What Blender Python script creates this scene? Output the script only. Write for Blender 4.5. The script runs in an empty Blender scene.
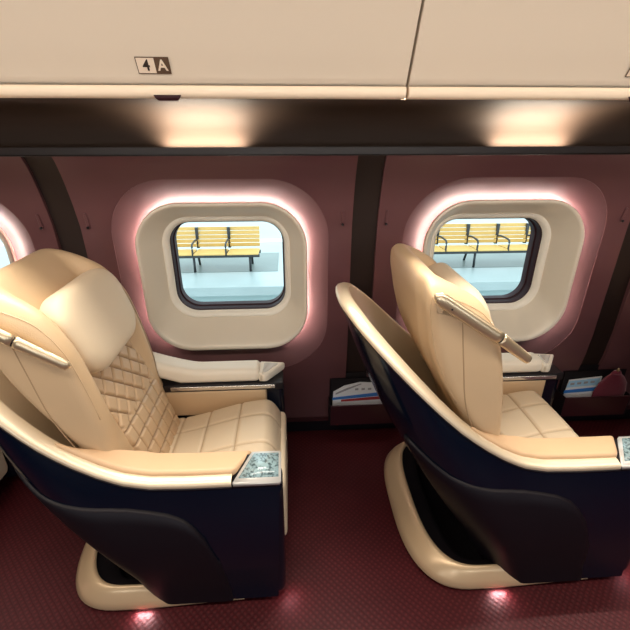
import bpy, bmesh, math, random
from mathutils import Vector, Matrix
random.seed(4)
sc = bpy.context.scene
COL = sc.collection

# ------------------------------------------------------------------ camera
cam_d = bpy.data.cameras.new('camera')
cam_d.sensor_width = 36.0
cam_d.sensor_fit = 'HORIZONTAL'
cam_d.lens = 24.0
cam_d.clip_start = 0.02
cam = bpy.data.objects.new('camera', cam_d)
COL.objects.link(cam)
cam.location = (0, 0, 1.585)
cam.rotation_euler = (math.radians(90 - 24.0), math.radians(0.0), math.radians(-3.34))
sc.camera = cam

# ------------------------------------------------------------------ world, exposure
sc.view_settings.view_transform = 'Standard'
sc.view_settings.look = 'None'
sc.view_settings.gamma = 1.0
sc.view_settings.use_curve_mapping = False
sc.view_settings.exposure = 0.0
w = bpy.data.worlds.new('world')
sc.world = w
w.use_nodes = True
bgn = w.node_tree.nodes['Background']
bgn.inputs[0].default_value = (0.80, 0.94, 1.0, 1)
bgn.inputs[1].default_value = 2.4


def area_light(name, loc, aim, sx, sy, power, color, spread=180):
    d = bpy.data.lights.new(name, 'AREA')
    d.shape = 'RECTANGLE'
    d.size, d.size_y = sx, sy
    d.energy = power
    d.color = color
    d.spread = math.radians(spread)
    o = bpy.data.objects.new(name, d)
    COL.objects.link(o)
    o.location = loc
    v = Vector(aim) - Vector(loc)
    o.rotation_euler = v.to_track_quat('-Z', 'Y').to_euler()
    return o


WARM = (1.0, 0.90, 0.785)
# long ceiling lamp over the aisle, and an added fill light that brightens the bins
area_light('ceiling_lamp', (0.3, 0.34, 2.17), (0.3, 0.50, 0), 6.5, 0.30, 58, WARM)
area_light('bin_fill_light', (0.3, -1.35, 1.72), (0.3, 1.2, 2.02), 6.5, 0.25, 9, WARM, 64)
# lamp line tucked behind the lip of the bins, shining down on the aisle half of the seats
area_light('bin_lip_lamp', (0.3, 1.308, 1.662), (0.3, 1.308 - 0.50, 1.662 - 1.0), 6.5, 0.012, 24, (1.0, 0.92, 0.80), 72)
# daylight arriving through the windows of the opposite side
for k in range(-1, 3):
    area_light('opposite_window_daylight', (-0.3 + 1.3 * k, -1.55, 1.0), (-0.3 + 1.3 * k, 1.3, 0.5), 0.55, 0.46, 5.5, (0.86, 0.94, 1.0))

# ------------------------------------------------------------------ helpers


def link(o, parent=None):
    COL.objects.link(o)
    if parent is not None:
        o.parent = parent
    return o


def mesh_obj(name, verts, faces, mat, parent=None, smooth=True):
    me = bpy.data.meshes.new(name)
    me.from_pydata([tuple(v) for v in verts], [], faces)
    me.materials.append(mat)
    bm = bmesh.new()
    bm.from_mesh(me)
    bmesh.ops.recalc_face_normals(bm, faces=bm.faces)
    bm.to_mesh(me)
    bm.free()
    if smooth:
        me.polygons.foreach_set('use_smooth', [True] * len(me.polygons))
    me.update()
    return link(bpy.data.objects.new(name, me), parent)


def bm_obj(name, bm, mat, parent=None, smooth=True):
    me = bpy.data.meshes.new(name)
    bm.to_mesh(me)
    bm.free()
    me.materials.append(mat)
    if smooth:
        me.polygons.foreach_set('use_smooth', [True] * len(me.polygons))
    return link(bpy.data.objects.new(name, me), parent)


def empty(name, loc):
    o = bpy.data.objects.new(name, None)
    o.empty_display_size = 0.1
    o.location = loc
    return link(o)


def tag(o, label=None, cat=None, group=None, kind=None):
    if label:
        o['label'] = label
    if cat:
        o['category'] = cat
    if group:
        o['group'] = group
    if kind:
        o['kind'] = kind
    return o


def sharp(o, ang=35):
    me = o.data
    bm = bmesh.new()
    bm.from_mesh(me)
    for e in bm.edges:
        if len(e.link_faces) == 2 and e.calc_face_angle(0) > math.radians(ang):
            e.smooth = False
    bm.to_mesh(me)
    bm.free()
    return o


def loft(rows, closed=False, cap0=False, cap1=False, wrap=False):
    """rows of points; closed joins each row's ends, wrap joins last row to first"""
    n = len(rows[0])
    verts = [p for r in rows for p in r]
    faces = []
    R = len(rows)
    for i in range(R if wrap else R - 1):
        a, b = i * n, ((i + 1) % R) * n
        for j in range(n if closed else n - 1):
            k = (j + 1) % n
            faces.append((a + j, a + k, b + k, b + j))
    if cap0:
        faces.append(tuple(range(n)))
    if cap1:
        faces.append(tuple(range((R - 1) * n, R * n))[::-1])
    return verts, faces


def cr(pts, n, closed=False):
    """Catmull-Rom through pts, n samples evenly by arc length"""
    P = [Vector(p) for p in pts]
    m = len(P)
    segs = m if closed else m - 1
    fine = []
    for i in range(segs):
        if closed:
            a, b, c, d = P[(i - 1) % m], P[i], P[(i + 1) % m], P[(i + 2) % m]
        else:
            a, b, c, d = P[max(i - 1, 0)], P[i], P[i + 1], P[min(i + 2, m - 1)]
        for k in range(12):
            t = k / 12
            fine.append(0.5 * (2 * b + (c - a) * t + (2 * a - 5 * b + 4 * c - d) * t * t + (3 * b - a - 3 * c + d) * t ** 3))
    fine.append(P[0].copy() if closed else P[-1].copy())
    L = [0]
    for i in range(1, len(fine)):
        L.append(L[-1] + (fine[i] - fine[i - 1]).length)
    tot = L[-1]
    out = []
    j = 0
    cnt = n if closed else n - 1
    for i in range(n):
        s = tot * i / cnt
        while j < len(L) - 2 and L[j + 1] < s:
            j += 1
        f = (s - L[j]) / max(L[j + 1] - L[j], 1e-9)
        out.append(fine[j].lerp(fine[j + 1], min(max(f, 0), 1)))
    return out


def cr_ctrl(pts, per, closed=False):
    """Catmull-Rom with `per` samples per span, so two curves with as many control points correspond"""
    P = [Vector(p) for p in pts]
    m = len(P)
    out = []
    for i in range(m if closed else m - 1):
        if closed:
            a, b, c, d = P[(i - 1) % m], P[i], P[(i + 1) % m], P[(i + 2) % m]
        else:
            a, b, c, d = P[max(i - 1, 0)], P[i], P[i + 1], P[min(i + 2, m - 1)]
        for k in range(per):
            t = k / per
            out.append(0.5 * (2 * b + (c - a) * t + (2 * a - 5 * b + 4 * c - d) * t * t + (3 * b - a - 3 * c + d) * t ** 3))
    if not closed:
        out.append(P[-1].copy())
    return out


def interp(tab, x):
    if x <= tab[0][0]:
        return tab[0][1]
    for (a, b), (c, d) in zip(tab, tab[1:]):
        if x <= c:
            return b + (d - b) * (x - a) / (c - a)
    return tab[-1][1]


def sstep(a, b, x):
    t = min(max((x - a) / (b - a), 0), 1)
    return t * t * (3 - 2 * t)


def tube(path, rad, seg=10, cap=True, flat=1.0):
    """tube along path; rad is a number or a list"""
    P = [Vector(p) for p in path]
    n = len(P)
    R = rad if isinstance(rad, (list, tuple)) else [rad] * n
    rows = []
    up = Vector((0, 0, 1))
    for i in range(n):
        t = (P[min(i + 1, n - 1)] - P[max(i - 1, 0)]).normalized()
        s = t.cross(up)
        if s.length < 1e-4:
            s = t.cross(Vector((0, 1, 0)))
        s.normalize()
        u = s.cross(t).normalized()
        rows.append([P[i] + (s * math.cos(2 * math.pi * k / seg) * flat + u * math.sin(2 * math.pi * k / seg)) * R[i] for k in range(seg)])
    return loft(rows, closed=True, cap0=cap, cap1=cap)


def box_bm(bm, x0, x1, y0, y1, z0, z1, bev=0.0, seg=2):
    r = bmesh.ops.create_cube(bm, size=1)
    for v in r['verts']:
        v.co = Vector(((x0 + x1) / 2 + v.co.x * (x1 - x0), (y0 + y1) / 2 + v.co.y * (y1 - y0), (z0 + z1) / 2 + v.co.z * (z1 - z0)))
    if bev > 0:
        es = list({e for v in r['verts'] for e in v.link_edges})
        bmesh.ops.bevel(bm, geom=es, offset=bev, segments=seg, affect='EDGES', profile=0.5)


def box(name, x0, x1, y0, y1, z0, z1, mat, parent=None, bev=0.0, seg=2, smooth=None):
    bm = bmesh.new()
    box_bm(bm, x0, x1, y0, y1, z0, z1, bev, seg)
    o = bm_obj(name, bm, mat, parent, smooth=(bev > 0.004 if smooth is None else smooth))
    return o


def rrect(wd, ht, r, n=16):
    """rounded rectangle, centred, counter-clockwise from the middle of the right side; 4*(n+1) corner points plus mid sides"""
    pts = []
    a, b = wd / 2 - r, ht / 2 - r
    for cx, cz, a0 in ((a, b, 0), (-a, b, 90), (-a, -b, 180), (a, -b, 270)):
        for k in range(n + 1):
            t = math.radians(a0 + 90 * k / n)
            pts.append((cx + r * math.cos(t), cz + r * math.sin(t)))
    return pts


def copy_tree(o, parent=None):
    c = o.copy()
    COL.objects.link(c)
    if parent is not None:
        c.parent = parent
    for ch in list(o.children):
        copy_tree(ch, c)
    return c


# ------------------------------------------------------------------ materials


def mat(name, color, rough=0.5, metal=0.0, spec=0.5, coat=0.0, bump=None, vary=None, sheen=0.0):
    m = bpy.data.materials.new(name)
    m.use_nodes = True
    nt = m.node_tree
    p = nt.nodes['Principled BSDF']
    p.inputs['Base Color'].default_value = (*color, 1)
    p.inputs['Roughness'].default_value = rough
    p.inputs['Metallic'].default_value = metal
    p.inputs['Specular IOR Level'].default_value = spec
    p.inputs['Coat Weight'].default_value = coat
    p.inputs['Coat Roughness'].default_value = 0.06
    if sheen:
        p.inputs['Sheen Weight'].default_value = sheen
    tc = nt.nodes.new('ShaderNodeTexCoord')
    if vary:
        sc_, amt = vary
        n = nt.nodes.new('ShaderNodeTexNoise')
        n.inputs['Scale'].default_value = sc_
        n.inputs['Detail'].default_value = 4
        nt.links.new(tc.outputs['Object'], n.inputs['Vector'])
        mx = nt.nodes.new('ShaderNodeMix')
        mx.data_type = 'RGBA'
        mx.inputs['A'].default_value = (*[c * (1 - amt) for c in color], 1)
        mx.inputs['B'].default_value = (*[min(1, c * (1 + amt)) for c in color], 1)
        nt.links.new(n.outputs['Fac'], mx.inputs['Factor'])
        nt.links.new(mx.outputs['Result'], p.inputs['Base Color'])
    if bump:
        kind, sc_, st = bump
        if kind == 'voronoi':
            n = nt.nodes.new('ShaderNodeTexVoronoi')
            out = n.outputs['Distance']
        else:
            n = nt.nodes.new('ShaderNodeTexNoise')
            n.inputs['Detail'].default_value = 5
            out = n.outputs['Fac']
        n.inputs['Scale'].default_value = sc_
        nt.links.new(tc.outputs['Object'], n.inputs['Vector'])
        b = nt.nodes.new('ShaderNodeBump')
        b.inputs['Strength'].default_value = st
        b.inputs['Distance'].default_value = 0.002
        nt.links.new(out, b.inputs['Height'])
        nt.links.new(b.outputs['Normal'], p.inputs['Normal'])
    return m


def emit(name, color, strength):
    m = bpy.data.materials.new(name)
    m.use_nodes = True
    nt = m.node_tree
    nt.nodes.remove(nt.nodes['Principled BSDF'])
    e = nt.nodes.new('ShaderNodeEmission')
    e.inputs[0].default_value = (*color, 1)
    e.inputs[1].default_value = strength
    nt.links.new(e.outputs[0], nt.nodes['Material Output'].inputs[0])
    return m


M = {}
M['leather'] = mat('beige_leather', (0.64, 0.46, 0.28), 0.42, spec=0.4, bump=('voronoi', 260, 0.12), vary=(7, 0.04))
M['leather_pale'] = mat('pale_leather', (0.78, 0.65, 0.47), 0.42, spec=0.4, bump=('voronoi', 260, 0.10), vary=(7, 0.03))
M['leather_peach'] = mat('peach_leather', (0.66, 0.44, 0.26), 0.40, spec=0.4, bump=('voronoi', 260, 0.10), vary=(7, 0.03))
M['pillow'] = mat('pillow_cloth', (0.76, 0.62, 0.44), 0.62, spec=0.25, bump=('noise', 500, 0.12), sheen=0.1)
M['lining'] = mat('shell_lining', (0.56, 0.43, 0.27), 0.38, spec=0.4, vary=(5, 0.05))
M['stitch'] = mat('stitch', (0.42, 0.28, 0.16), 0.7)
M['gold'] = mat('champagne_metal', (0.84, 0.70, 0.50), 0.34, metal=0.3, spec=0.5, bump=('noise', 300, 0.03))
M['skirt'] = mat('champagne_paint', (0.70, 0.51, 0.31), 0.32, metal=0.3, spec=0.5)
M['lamp'] = mat('lamp_gold', (0.74, 0.60, 0.40), 0.28, metal=0.75)
M['leather_white'] = mat('ivory_leather', (0.86, 0.78, 0.64), 0.42, spec=0.4, bump=('voronoi', 260, 0.10))
M['collar'] = mat('window_collar', (0.86, 0.81, 0.70), 0.35)  # pale colour stands in for daylight catching the inner edge
M['bezel'] = mat('bezel_silver', (0.72, 0.70, 0.66), 0.3, metal=0.35)
M['navy'] = mat('navy_gloss', (0.0015, 0.0045, 0.013), 0.17, spec=0.42, coat=0.10)
M['dark'] = mat('dark_matte', (0.007, 0.005, 0.008), 0.45, spec=0.22, bump=('noise', 400, 0.1))
M['black'] = mat('black_plastic', (0.011, 0.009, 0.011), 0.4, spec=0.35)
M['chrome'] = mat('brushed_silver', (0.75, 0.74, 0.72), 0.22, metal=0.9)
M['tray'] = mat('tray_plastic', (0.62, 0.58, 0.52), 0.35)
M['maroon'] = mat('maroon_panel', (0.135, 0.055, 0.059), 0.34, spec=0.5, bump=('noise', 500, 0.05), vary=(3, 0.05))
M['surround'] = mat('maroon_surround', (0.17, 0.078, 0.082), 0.45, spec=0.45)
M['pillar'] = mat('dark_brown_pillar', (0.020, 0.010, 0.008), 0.45)
M['frame'] = mat('window_champagne', (0.78, 0.70, 0.57), 0.36, metal=0.1, spec=0.5)
M['gasket'] = mat('window_rubber', (0.030, 0.008, 0.012), 0.5, spec=0.15)
M['binpaint'] = mat('bin_cream', (0.70, 0.595, 0.475), 0.42, spec=0.4)
M['lip'] = mat('bin_lip', (0.86, 0.70, 0.53), 0.40, spec=0.4)
M['seamdark'] = mat('seam_shadow', (0.05, 0.035, 0.025), 0.7)
M['signlight'] = mat('sign_ivory', (0.78, 0.64, 0.50), 0.5)
M['signbrown'] = mat('sign_brown', (0.10, 0.055, 0.030), 0.5)
M['ink'] = mat('sign_ink', (0.03, 0.02, 0.015), 0.5)
M['ceiling'] = mat('ceiling_cream', (0.75, 0.66, 0.54), 0.6)
M['oppwall'] = mat('opposite_wall', (0.13, 0.07, 0.055), 0.5)
M['pocket'] = mat('pocket_maroon', (0.045, 0.008, 0.012), 0.4)
M['paper'] = mat('brochure_paper', (0.92, 0.93, 0.95), 0.4)
M['blue'] = mat('brochure_blue', (0.04, 0.22, 0.65), 0.4)
M['sky'] = mat('brochure_sky', (0.45, 0.75, 0.98), 0.4)
M['greyprint'] = mat('brochure_grey', (0.40, 0.40, 0.42), 0.4)
M['redprint'] = mat('brochure_red', (0.45, 0.05, 0.05), 0.4)
M['pouch'] = mat('pouch_maroon', (0.17, 0.015, 0.035), 0.5, sheen=0.3, bump=('noise', 40, 0.5))
M['brass'] = mat('brass', (0.75, 0.55, 0.30), 0.3, metal=0.8)
M['wood'] = mat('bench_wood', (0.78, 0.50, 0.16), 0.5, vary=(12, 0.08))
M['bench_metal'] = mat('bench_metal', (0.05, 0.055, 0.06), 0.4, metal=0.5)
M['platform'] = mat('platform_paving', (0.42, 0.50, 0.50), 0.32, spec=0.5, vary=(1.2, 0.18))
M['platform_edge'] = mat('platform_edge', (0.36, 0.47, 0.47), 0.6, vary=(2.0, 0.06))
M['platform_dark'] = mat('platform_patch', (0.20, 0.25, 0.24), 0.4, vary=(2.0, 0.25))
M['whiteline'] = mat('platform_line', (0.85, 0.86, 0.82), 0.5)
M['led'] = emit('window_led', (1.0, 0.86, 0.79), 62.0)
M['led_foot'] = emit('foot_led', (1.0, 0.66, 0.66), 6.0)
M['led_cove'] = emit('cove_led', (1.0, 0.86, 0.62), 3.0)


def glass_mat():
    m = bpy.data.materials.new('window_glass')
    m.use_nodes = True
    nt = m.node_tree
    nt.nodes.remove(nt.nodes['Principled BSDF'])
    t = nt.nodes.new('ShaderNodeBsdfTransparent')
    t.inputs[0].default_value = (0.90, 0.97, 0.97, 1)
    g = nt.nodes.new('ShaderNodeBsdfGlossy')
    g.inputs['Roughness'].default_value = 0.02
    f = nt.nodes.new('ShaderNodeFresnel')
    f.inputs['IOR'].default_value = 1.35
    mx = nt.nodes.new('ShaderNodeMixShader')
    nt.links.new(f.outputs[0], mx.inputs[0])
    nt.links.new(t.outputs[0], mx.inputs[1])
    nt.links.new(g.outputs[0], mx.inputs[2])
    nt.links.new(mx.outputs[0], nt.nodes['Material Output'].inputs[0])
    return m


def groove_shaded(name, color, groove_shade):  # shade of the sewn grooves painted in as darker brown
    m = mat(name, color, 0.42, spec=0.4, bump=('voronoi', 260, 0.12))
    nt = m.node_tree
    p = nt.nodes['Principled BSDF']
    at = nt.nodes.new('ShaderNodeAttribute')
    at.attribute_name = 'groove_shade'
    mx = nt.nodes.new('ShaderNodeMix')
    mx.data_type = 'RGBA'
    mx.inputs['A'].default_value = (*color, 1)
    mx.inputs['B'].default_value = (*groove_shade, 1)
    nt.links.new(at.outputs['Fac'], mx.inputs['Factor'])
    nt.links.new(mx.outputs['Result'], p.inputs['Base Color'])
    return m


M['quilt'] = groove_shaded('quilted_leather', (0.62, 0.44, 0.27), (0.34, 0.21, 0.11))
M['cushion'] = groove_shaded('cushion_leather', (0.74, 0.60, 0.42), (0.42, 0.29, 0.17))


def groove_shade_attr(o, vals):
    a = o.data.attributes.new('groove_shade', 'FLOAT', 'POINT')
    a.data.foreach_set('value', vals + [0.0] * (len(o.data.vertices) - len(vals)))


M['glass'] = glass_mat()


def carpet_mat():
    m = mat('red_carpet', (0.10, 0.006, 0.010), 0.55, spec=0.3)
    nt = m.node_tree
    p = nt.nodes['Principled BSDF']
    tc = nt.nodes.new('ShaderNodeTexCoord')
    mp = nt.nodes.new('ShaderNodeMapping')
    mp.inputs['Rotation'].default_value = (0, 0, math.radians(45))
    nt.links.new(tc.outputs['Object'], mp.inputs['Vector'])
    v = nt.nodes.new('ShaderNodeTexVoronoi')
    v.inputs['Scale'].default_value = 58
    v.inputs['Randomness'].default_value = 0.12
    nt.links.new(mp.outputs['Vector'], v.inputs['Vector'])
    r = nt.nodes.new('ShaderNodeValToRGB')
    r.color_ramp.elements[0].position = 0.10
    r.color_ramp.elements[0].color = (0.105, 0.013, 0.016, 1)
    r.color_ramp.elements[1].position = 0.42
    r.color_ramp.elements[1].color = (0.058, 0.0035, 0.0065, 1)
    nt.links.new(v.outputs['Distance'], r.inputs['Fac'])
    n = nt.nodes.new('ShaderNodeTexNoise')
    n.inputs['Scale'].default_value = 5
    nt.links.new(tc.outputs['Object'], n.inputs['Vector'])
    mx = nt.nodes.new('ShaderNodeMix')
    mx.data_type = 'RGBA'
    mx.blend_type = 'MULTIPLY'
    mx.inputs['Factor'].default_value = 0.4
    nt.links.new(r.outputs['Color'], mx.inputs['A'])
    nt.links.new(n.outputs['Fac'], mx.inputs['B'])
    nt.links.new(mx.outputs['Result'], p.inputs['Base Color'])
    b = nt.nodes.new('ShaderNodeBump')
    b.inputs['Strength'].default_value = 0.5
    b.inputs['Distance'].default_value = 0.003
    b.invert = True
    nt.links.new(v.outputs['Distance'], b.inputs['Height'])
    nt.links.new(b.outputs['Normal'], p.inputs['Normal'])
    return m


M['carpet'] = carpet_mat()


def brushed_mat():
    m = mat('brushed_brown', (0.060, 0.038, 0.028), 0.65, spec=0.15)
    nt = m.node_tree
    p = nt.nodes['Principled BSDF']
    tc = nt.nodes.new('ShaderNodeTexCoord')
    mp = nt.nodes.new('ShaderNodeMapping')
    mp.inputs['Scale'].default_value = (4, 220, 220)
    nt.links.new(tc.outputs['Object'], mp.inputs['Vector'])
    n = nt.nodes.new('ShaderNodeTexNoise')
    n.inputs['Scale'].default_value = 1.0
    n.inputs['Detail'].default_value = 3
    nt.links.new(mp.outputs['Vector'], n.inputs['Vector'])
    b = nt.nodes.new('ShaderNodeBump')
    b.inputs['Strength'].default_value = 0.25
    b.inputs['Distance'].default_value = 0.001
    nt.links.new(n.outputs['Fac'], b.inputs['Height'])
    nt.links.new(b.outputs['Normal'], p.inputs['Normal'])
    return m


M['brushed'] = brushed_mat()


def mottled_mat():
    m = mat('mottled_control_face', (0.4, 0.5, 0.55), 0.15, spec=0.6, coat=0.5)
    nt = m.node_tree
    p = nt.nodes['Principled BSDF']
    tc = nt.nodes.new('ShaderNodeTexCoord')
    n = nt.nodes.new('ShaderNodeTexNoise')
    n.inputs['Scale'].default_value = 110
    n.inputs['Detail'].default_value = 2
    nt.links.new(tc.outputs['Object'], n.inputs['Vector'])
    r = nt.nodes.new('ShaderNodeValToRGB')
    r.color_ramp.elements[0].position = 0.36
    r.color_ramp.elements[0].color = (0.07, 0.11, 0.12, 1)
    r.color_ramp.elements[1].position = 0.56
    r.color_ramp.elements[1].color = (0.30, 0.43, 0.46, 1)
    nt.links.new(n.outputs['Fac'], r.inputs['Fac'])
    nt.links.new(r.outputs['Color'], p.inputs['Base Color'])
    return m


M['mottled'] = mottled_mat()

# ------------------------------------------------------------------ the setting
X0, X1 = -3.2, 4.4
PITCH = 1.3
YW = [(0.0, 1.935), (0.30, 1.93), (0.45, 1.90), (0.60, 1.887), (1.08, 1.885), (1.20, 1.872), (1.30, 1.850), (1.40, 1.818), (1.46, 1.792), (1.51, 1.755)]


def ywall(z):
    return interp(YW, z)


fl = box('floor', X0, X1, -1.7, 2.05, -0.05, 0.0, M['carpet'])
tag(fl, kind='structure')
o = box('ceiling', X0, X1, -1.7, 1.3, 2.22, 2.27, M['ceiling'])
tag(o, kind='structure')
o = box('wall_front', X0, X1, -1.75, -1.7, 0, 2.3, M['oppwall'])
tag(o, kind='structure')
for nm, xa in (('wall_left', X0), ('wall_right', X1)):
    o = box(nm, xa - 0.05, xa, -1.7, 2.05, 0, 2.3, M['oppwall'])
    tag(o, kind='structure')

wall = empty('wall_back', (0, 1.9, 0))
tag(wall, kind='structure')
WIN_CX, WIN_CZ, WIN_D = -0.308, 0.934, 0.045
PX0, PX1 = -0.909, 0.276          # panel extent for window bay 0
ZB, ZT = 0.09, 1.4965
HOLE_W, HOLE_H, HOLE_R, HOLE_CZ = 0.957, 0.955, 0.27, 0.916


def W(x, z, d=0.0):
    """a point on the wall surface, in wall_back's frame; d = depth outward"""
    return Vector((x, ywall(z) - 1.9 + d, z))


def panel_mesh():
    hole = [(WIN_CX + a, HOLE_CZ + b) for a, b in rrect(HOLE_W, HOLE_H, HOLE_R, 16)]
    outer = []
    r = 0.03
    for a, b in hole:
        dx, dz = a - WIN_CX, b - HOLE_CZ
        t = 1e9
        if dx > 1e-6:
            t = min(t, (PX1 - WIN_CX) / dx)
        if dx < -1e-6:
            t = min(t, (PX0 - WIN_CX) / dx)
        if dz > 1e-6:
            t = min(t, (ZT - HOLE_CZ) / dz)
        if dz < -1e-6:
            t = min(t, (ZB - HOLE_CZ) / dz)
        outer.append((WIN_CX + dx * t, HOLE_CZ + dz * t))
    # snap the nearest outer points onto the true corners
    for cx, cz in ((PX0, ZB), (PX0, ZT), (PX1, ZB), (PX1, ZT)):
        i = min(range(len(outer)), key=lambda k: (outer[k][0] - cx) ** 2 + (outer[k][1] - cz) ** 2)
        outer[i] = (cx, cz)
    rows = []
    rows.append([W(a, b, 0.03) for a, b in outer])
    for k in range(0, 9):
        f = k / 8
        rows.append([W(a + (c - a) * f, b + (d - b) * f) for (a, b), (c, d) in zip(outer, hole)])
    rows.append([W(c, d, 0.006) for c, d in hole])
    return loft(rows, closed=True)


def surround_mesh():
    rows = []
    for k in range(0, 9):
        f = k / 8
        wd, ht, rr = HOLE_W + (0.700 - HOLE_W) * f, HOLE_H + (0.700 - WIN_D - HOLE_H) * f, HOLE_R + (0.185 - HOLE_R) * f
        g = f ** 1.3
        cz = HOLE_CZ + (WIN_CZ - HOLE_CZ) * f
        rows.append([Vector((WIN_CX + a, (ywall(cz + b) + 0.004 - 1.9) * (1 - g) + (0.040) * g, cz + b)) for a, b in rrect(wd, ht, rr, 16)])
    return loft(rows, closed=True)


pv, pf = panel_mesh()
panel0 = sharp(mesh_obj('panel', pv, pf, M['maroon'], wall), 50)
sv, sf = surround_mesh()
sur0 = mesh_obj('window_surround', sv, sf, M['surround'], wall)
prof = [W(0, z) for z in (0.0, 0.3, 0.45, 0.6, 1.08, 1.2, 1.3, 1.4, 1.46, 1.496)]
pil_rows = [[Vector((x, p.y + 0.016, p.z)) for p in prof] for x in (PX1 - 0.03, PX1 + 0.145)]
v_, f_ = loft(pil_rows)
pil0 = mesh_obj('pillar', v_, f_, M['pillar'], wall)
for k in (-2, -1, 1, 2, 3):
    for src in (panel0, sur0, pil0):
        c = src.copy()
        COL.objects.link(c)
        c.parent = wall
        c.location.x += PITCH * k
o = box('baseboard_back', X0, X1, 1.925, 2.0, 0.0, 0.086, M['dark'], bev=0.003)
tag(o, kind='structure')
o = box('trim_1', X0, X1, 1.905, 1.93, 0.084, 0.094, M['pocket'])
tag(o, kind='structure')

# windows: champagne funnel, rubber reveal, glass, hidden light strip round the rim
HO_W, HO_H, HO_R = 0.548, 0.455, 0.105
HO_CZ = 0.952


def ring(wd, ht, r, y, cz, n=16):
    return [Vector((a, y - 1.9, cz + b)) for a, b in rrect(wd, ht, r, n)]


def make_window(idx):
    root = empty('window_%d' % idx, (WIN_CX + PITCH * (idx - 2), 1.9, 0))
    tag(root, kind='structure')
    return root


def window_parts(root):
    rows = [ring(0.699, 0.699 - WIN_D, 0.176, 1.943, WIN_CZ), ring(0.699, 0.699 - WIN_D, 0.176, 1.898, WIN_CZ), ring(0.735, 0.735 - WIN_D, 0.19, 1.894, WIN_CZ), ring(0.755, 0.755 - WIN_D, 0.20, 1.884, WIN_CZ), ring(0.762, 0.762 - WIN_D, 0.205, 1.874, WIN_CZ),
            ring(0.758, 0.758 - WIN_D, 0.203, 1.862, WIN_CZ), ring(0.748, 0.748 - WIN_D, 0.198, 1.857, WIN_CZ)]
    for k in range(1, 9):
        f = k / 8
        q = f ** 1.15
        rows.append(ring(0.742 + (0.60 - 0.742) * f, (0.742 - WIN_D) + (0.51 - 0.742 + WIN_D) * f, 0.192 + (0.135 - 0.192) * f, 1.858 + 0.145 * q, WIN_CZ + (HO_CZ - WIN_CZ) * f))
    rows.append(ring(0.580, 0.488, 0.122, 2.010, HO_CZ))
    rows.append(ring(0.562, 0.470, 0.113, 2.020, HO_CZ))
    rows.append(ring(HO_W, HO_H, HO_R, 2.030, HO_CZ))
    v, f = loft(rows, closed=True)
    mesh_obj('frame', v, f, M['frame'], root)
    rows = [ring(HO_W + 0.01, HO_H + 0.01, HO_R, 2.029, HO_CZ), ring(HO_W - 0.004, HO_H - 0.004, HO_R, 2.028, HO_CZ), ring(HO_W - 0.008, HO_H - 0.008, HO_R - 0.004, 2.034, HO_CZ),
            ring(HO_W - 0.008, HO_H - 0.008, HO_R - 0.004, 2.075, HO_CZ), ring(HO_W - 0.018, HO_H - 0.018, HO_R - 0.008, 2.079, HO_CZ), ring(HO_W - 0.018, HO_H - 0.018, HO_R - 0.008, 2.12, HO_CZ)]
    v, f = loft(rows, closed=True)
    g_v, g_f = v, f
    rows = [ring(HO_W + 0.062, HO_H + 0.062, 0.130, 2.004, HO_CZ), ring(HO_W + 0.058, HO_H + 0.058, 0.128, 1.998, HO_CZ), ring(HO_W + 0.046, HO_H + 0.046, 0.124, 1.996, HO_CZ),
            ring(HO_W + 0.022, HO_H + 0.022, 0.114, 2.003, HO_CZ), ring(HO_W + 0.004, HO_H + 0.004, 0.107, 2.016, HO_CZ), ring(HO_W, HO_H, HO_R, 2.032, HO_CZ)]
    v, f = loft(rows, closed=True)
    mesh_obj('collar', v, f, M['collar'], root)  # bead added round the opening, its daylight put in by colour
    v, f = g_v, g_f
    sharp(mesh_obj('gasket', v, f, M['gasket'], root), 40)
    rg = ring(HO_W - 0.014, HO_H - 0.014, HO_R - 0.006, 2.092, HO_CZ)
    mesh_obj('glass', rg, [tuple(range(len(rg)))], M['glass'], root, smooth=False)
    rg = ring(0.714, 0.714 - WIN_D, 0.183, 1.903, WIN_CZ)
    n = len(rg)
    # the lit strip runs over the top and down both sides
    idxs = [i % n for i in range(-11, 16 + 17 + 12)]
    v, f = tube([rg[i] for i in idxs], 0.004, 6)
    mesh_obj('light_strip', v, f, M['led'], root)


win0 = make_window(1)
window_parts(win0)
for k in range(2, 5):
    r = make_window(k)
    for ch in list(win0.children):
        c = ch.copy()
        COL.objects.link(c)
        c.parent = r

# train body outside skin so that daylight only enters by the windows
bm = bmesh.new()
box_bm(bm, X0, X1, 2.035, 2.10, -0.05, 0.70)
box_bm(bm, X0, X1, 2.035, 2.10, 1.20, 2.3)
for k in range(-2, 5):
    xa = WIN_CX + PITCH * (k - 1) + 0.29
    box_bm(bm, xa, xa + PITCH - 0.58, 2.035, 2.10, 0.70, 1.20)
o = bm_obj('wall_outer', bm, M['pillar'], smooth=False)
tag(o, kind='structure')

# brushed band between wall head and bins, with the ledge that hides its lamps
cove = cr([(0, a_, b_) for a_, b_ in ((1.285, 1.667), (1.42, 1.667), (1.56, 1.664), (1.66, 1.655), (1.735, 1.633), (1.775, 1.597), (1.789, 1.55), (1.790, 1.49))], 40)
rows = [[Vector((x, p.y, p.z)) for x in (X0, X1)] for p in cove]
v, f = loft(rows)
o = mesh_obj('trim_2', v, f, M['brushed'])
tag(o, kind='structure')
o = box('trim_3', X0, X1, 1.715, 1.79, 1.488, 1.4965, M['pillar'], bev=0.003)
tag(o, kind='structure')
o = box('trim_4', X0, X1, 1.715, 1.720, 1.490, 1.519, M['pillar'])
tag(o, kind='structure')

# luggage bins
SEAM_X = 0.325


def bin_profile():
    # (Y, Z) from lip underside up the leaning door to the top
    return [(1.30, 1.660), (1.285, 1.657), (1.272, 1.659), (1.265, 1.667), (1.264, 1.680), (1.270, 1.687)]


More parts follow.
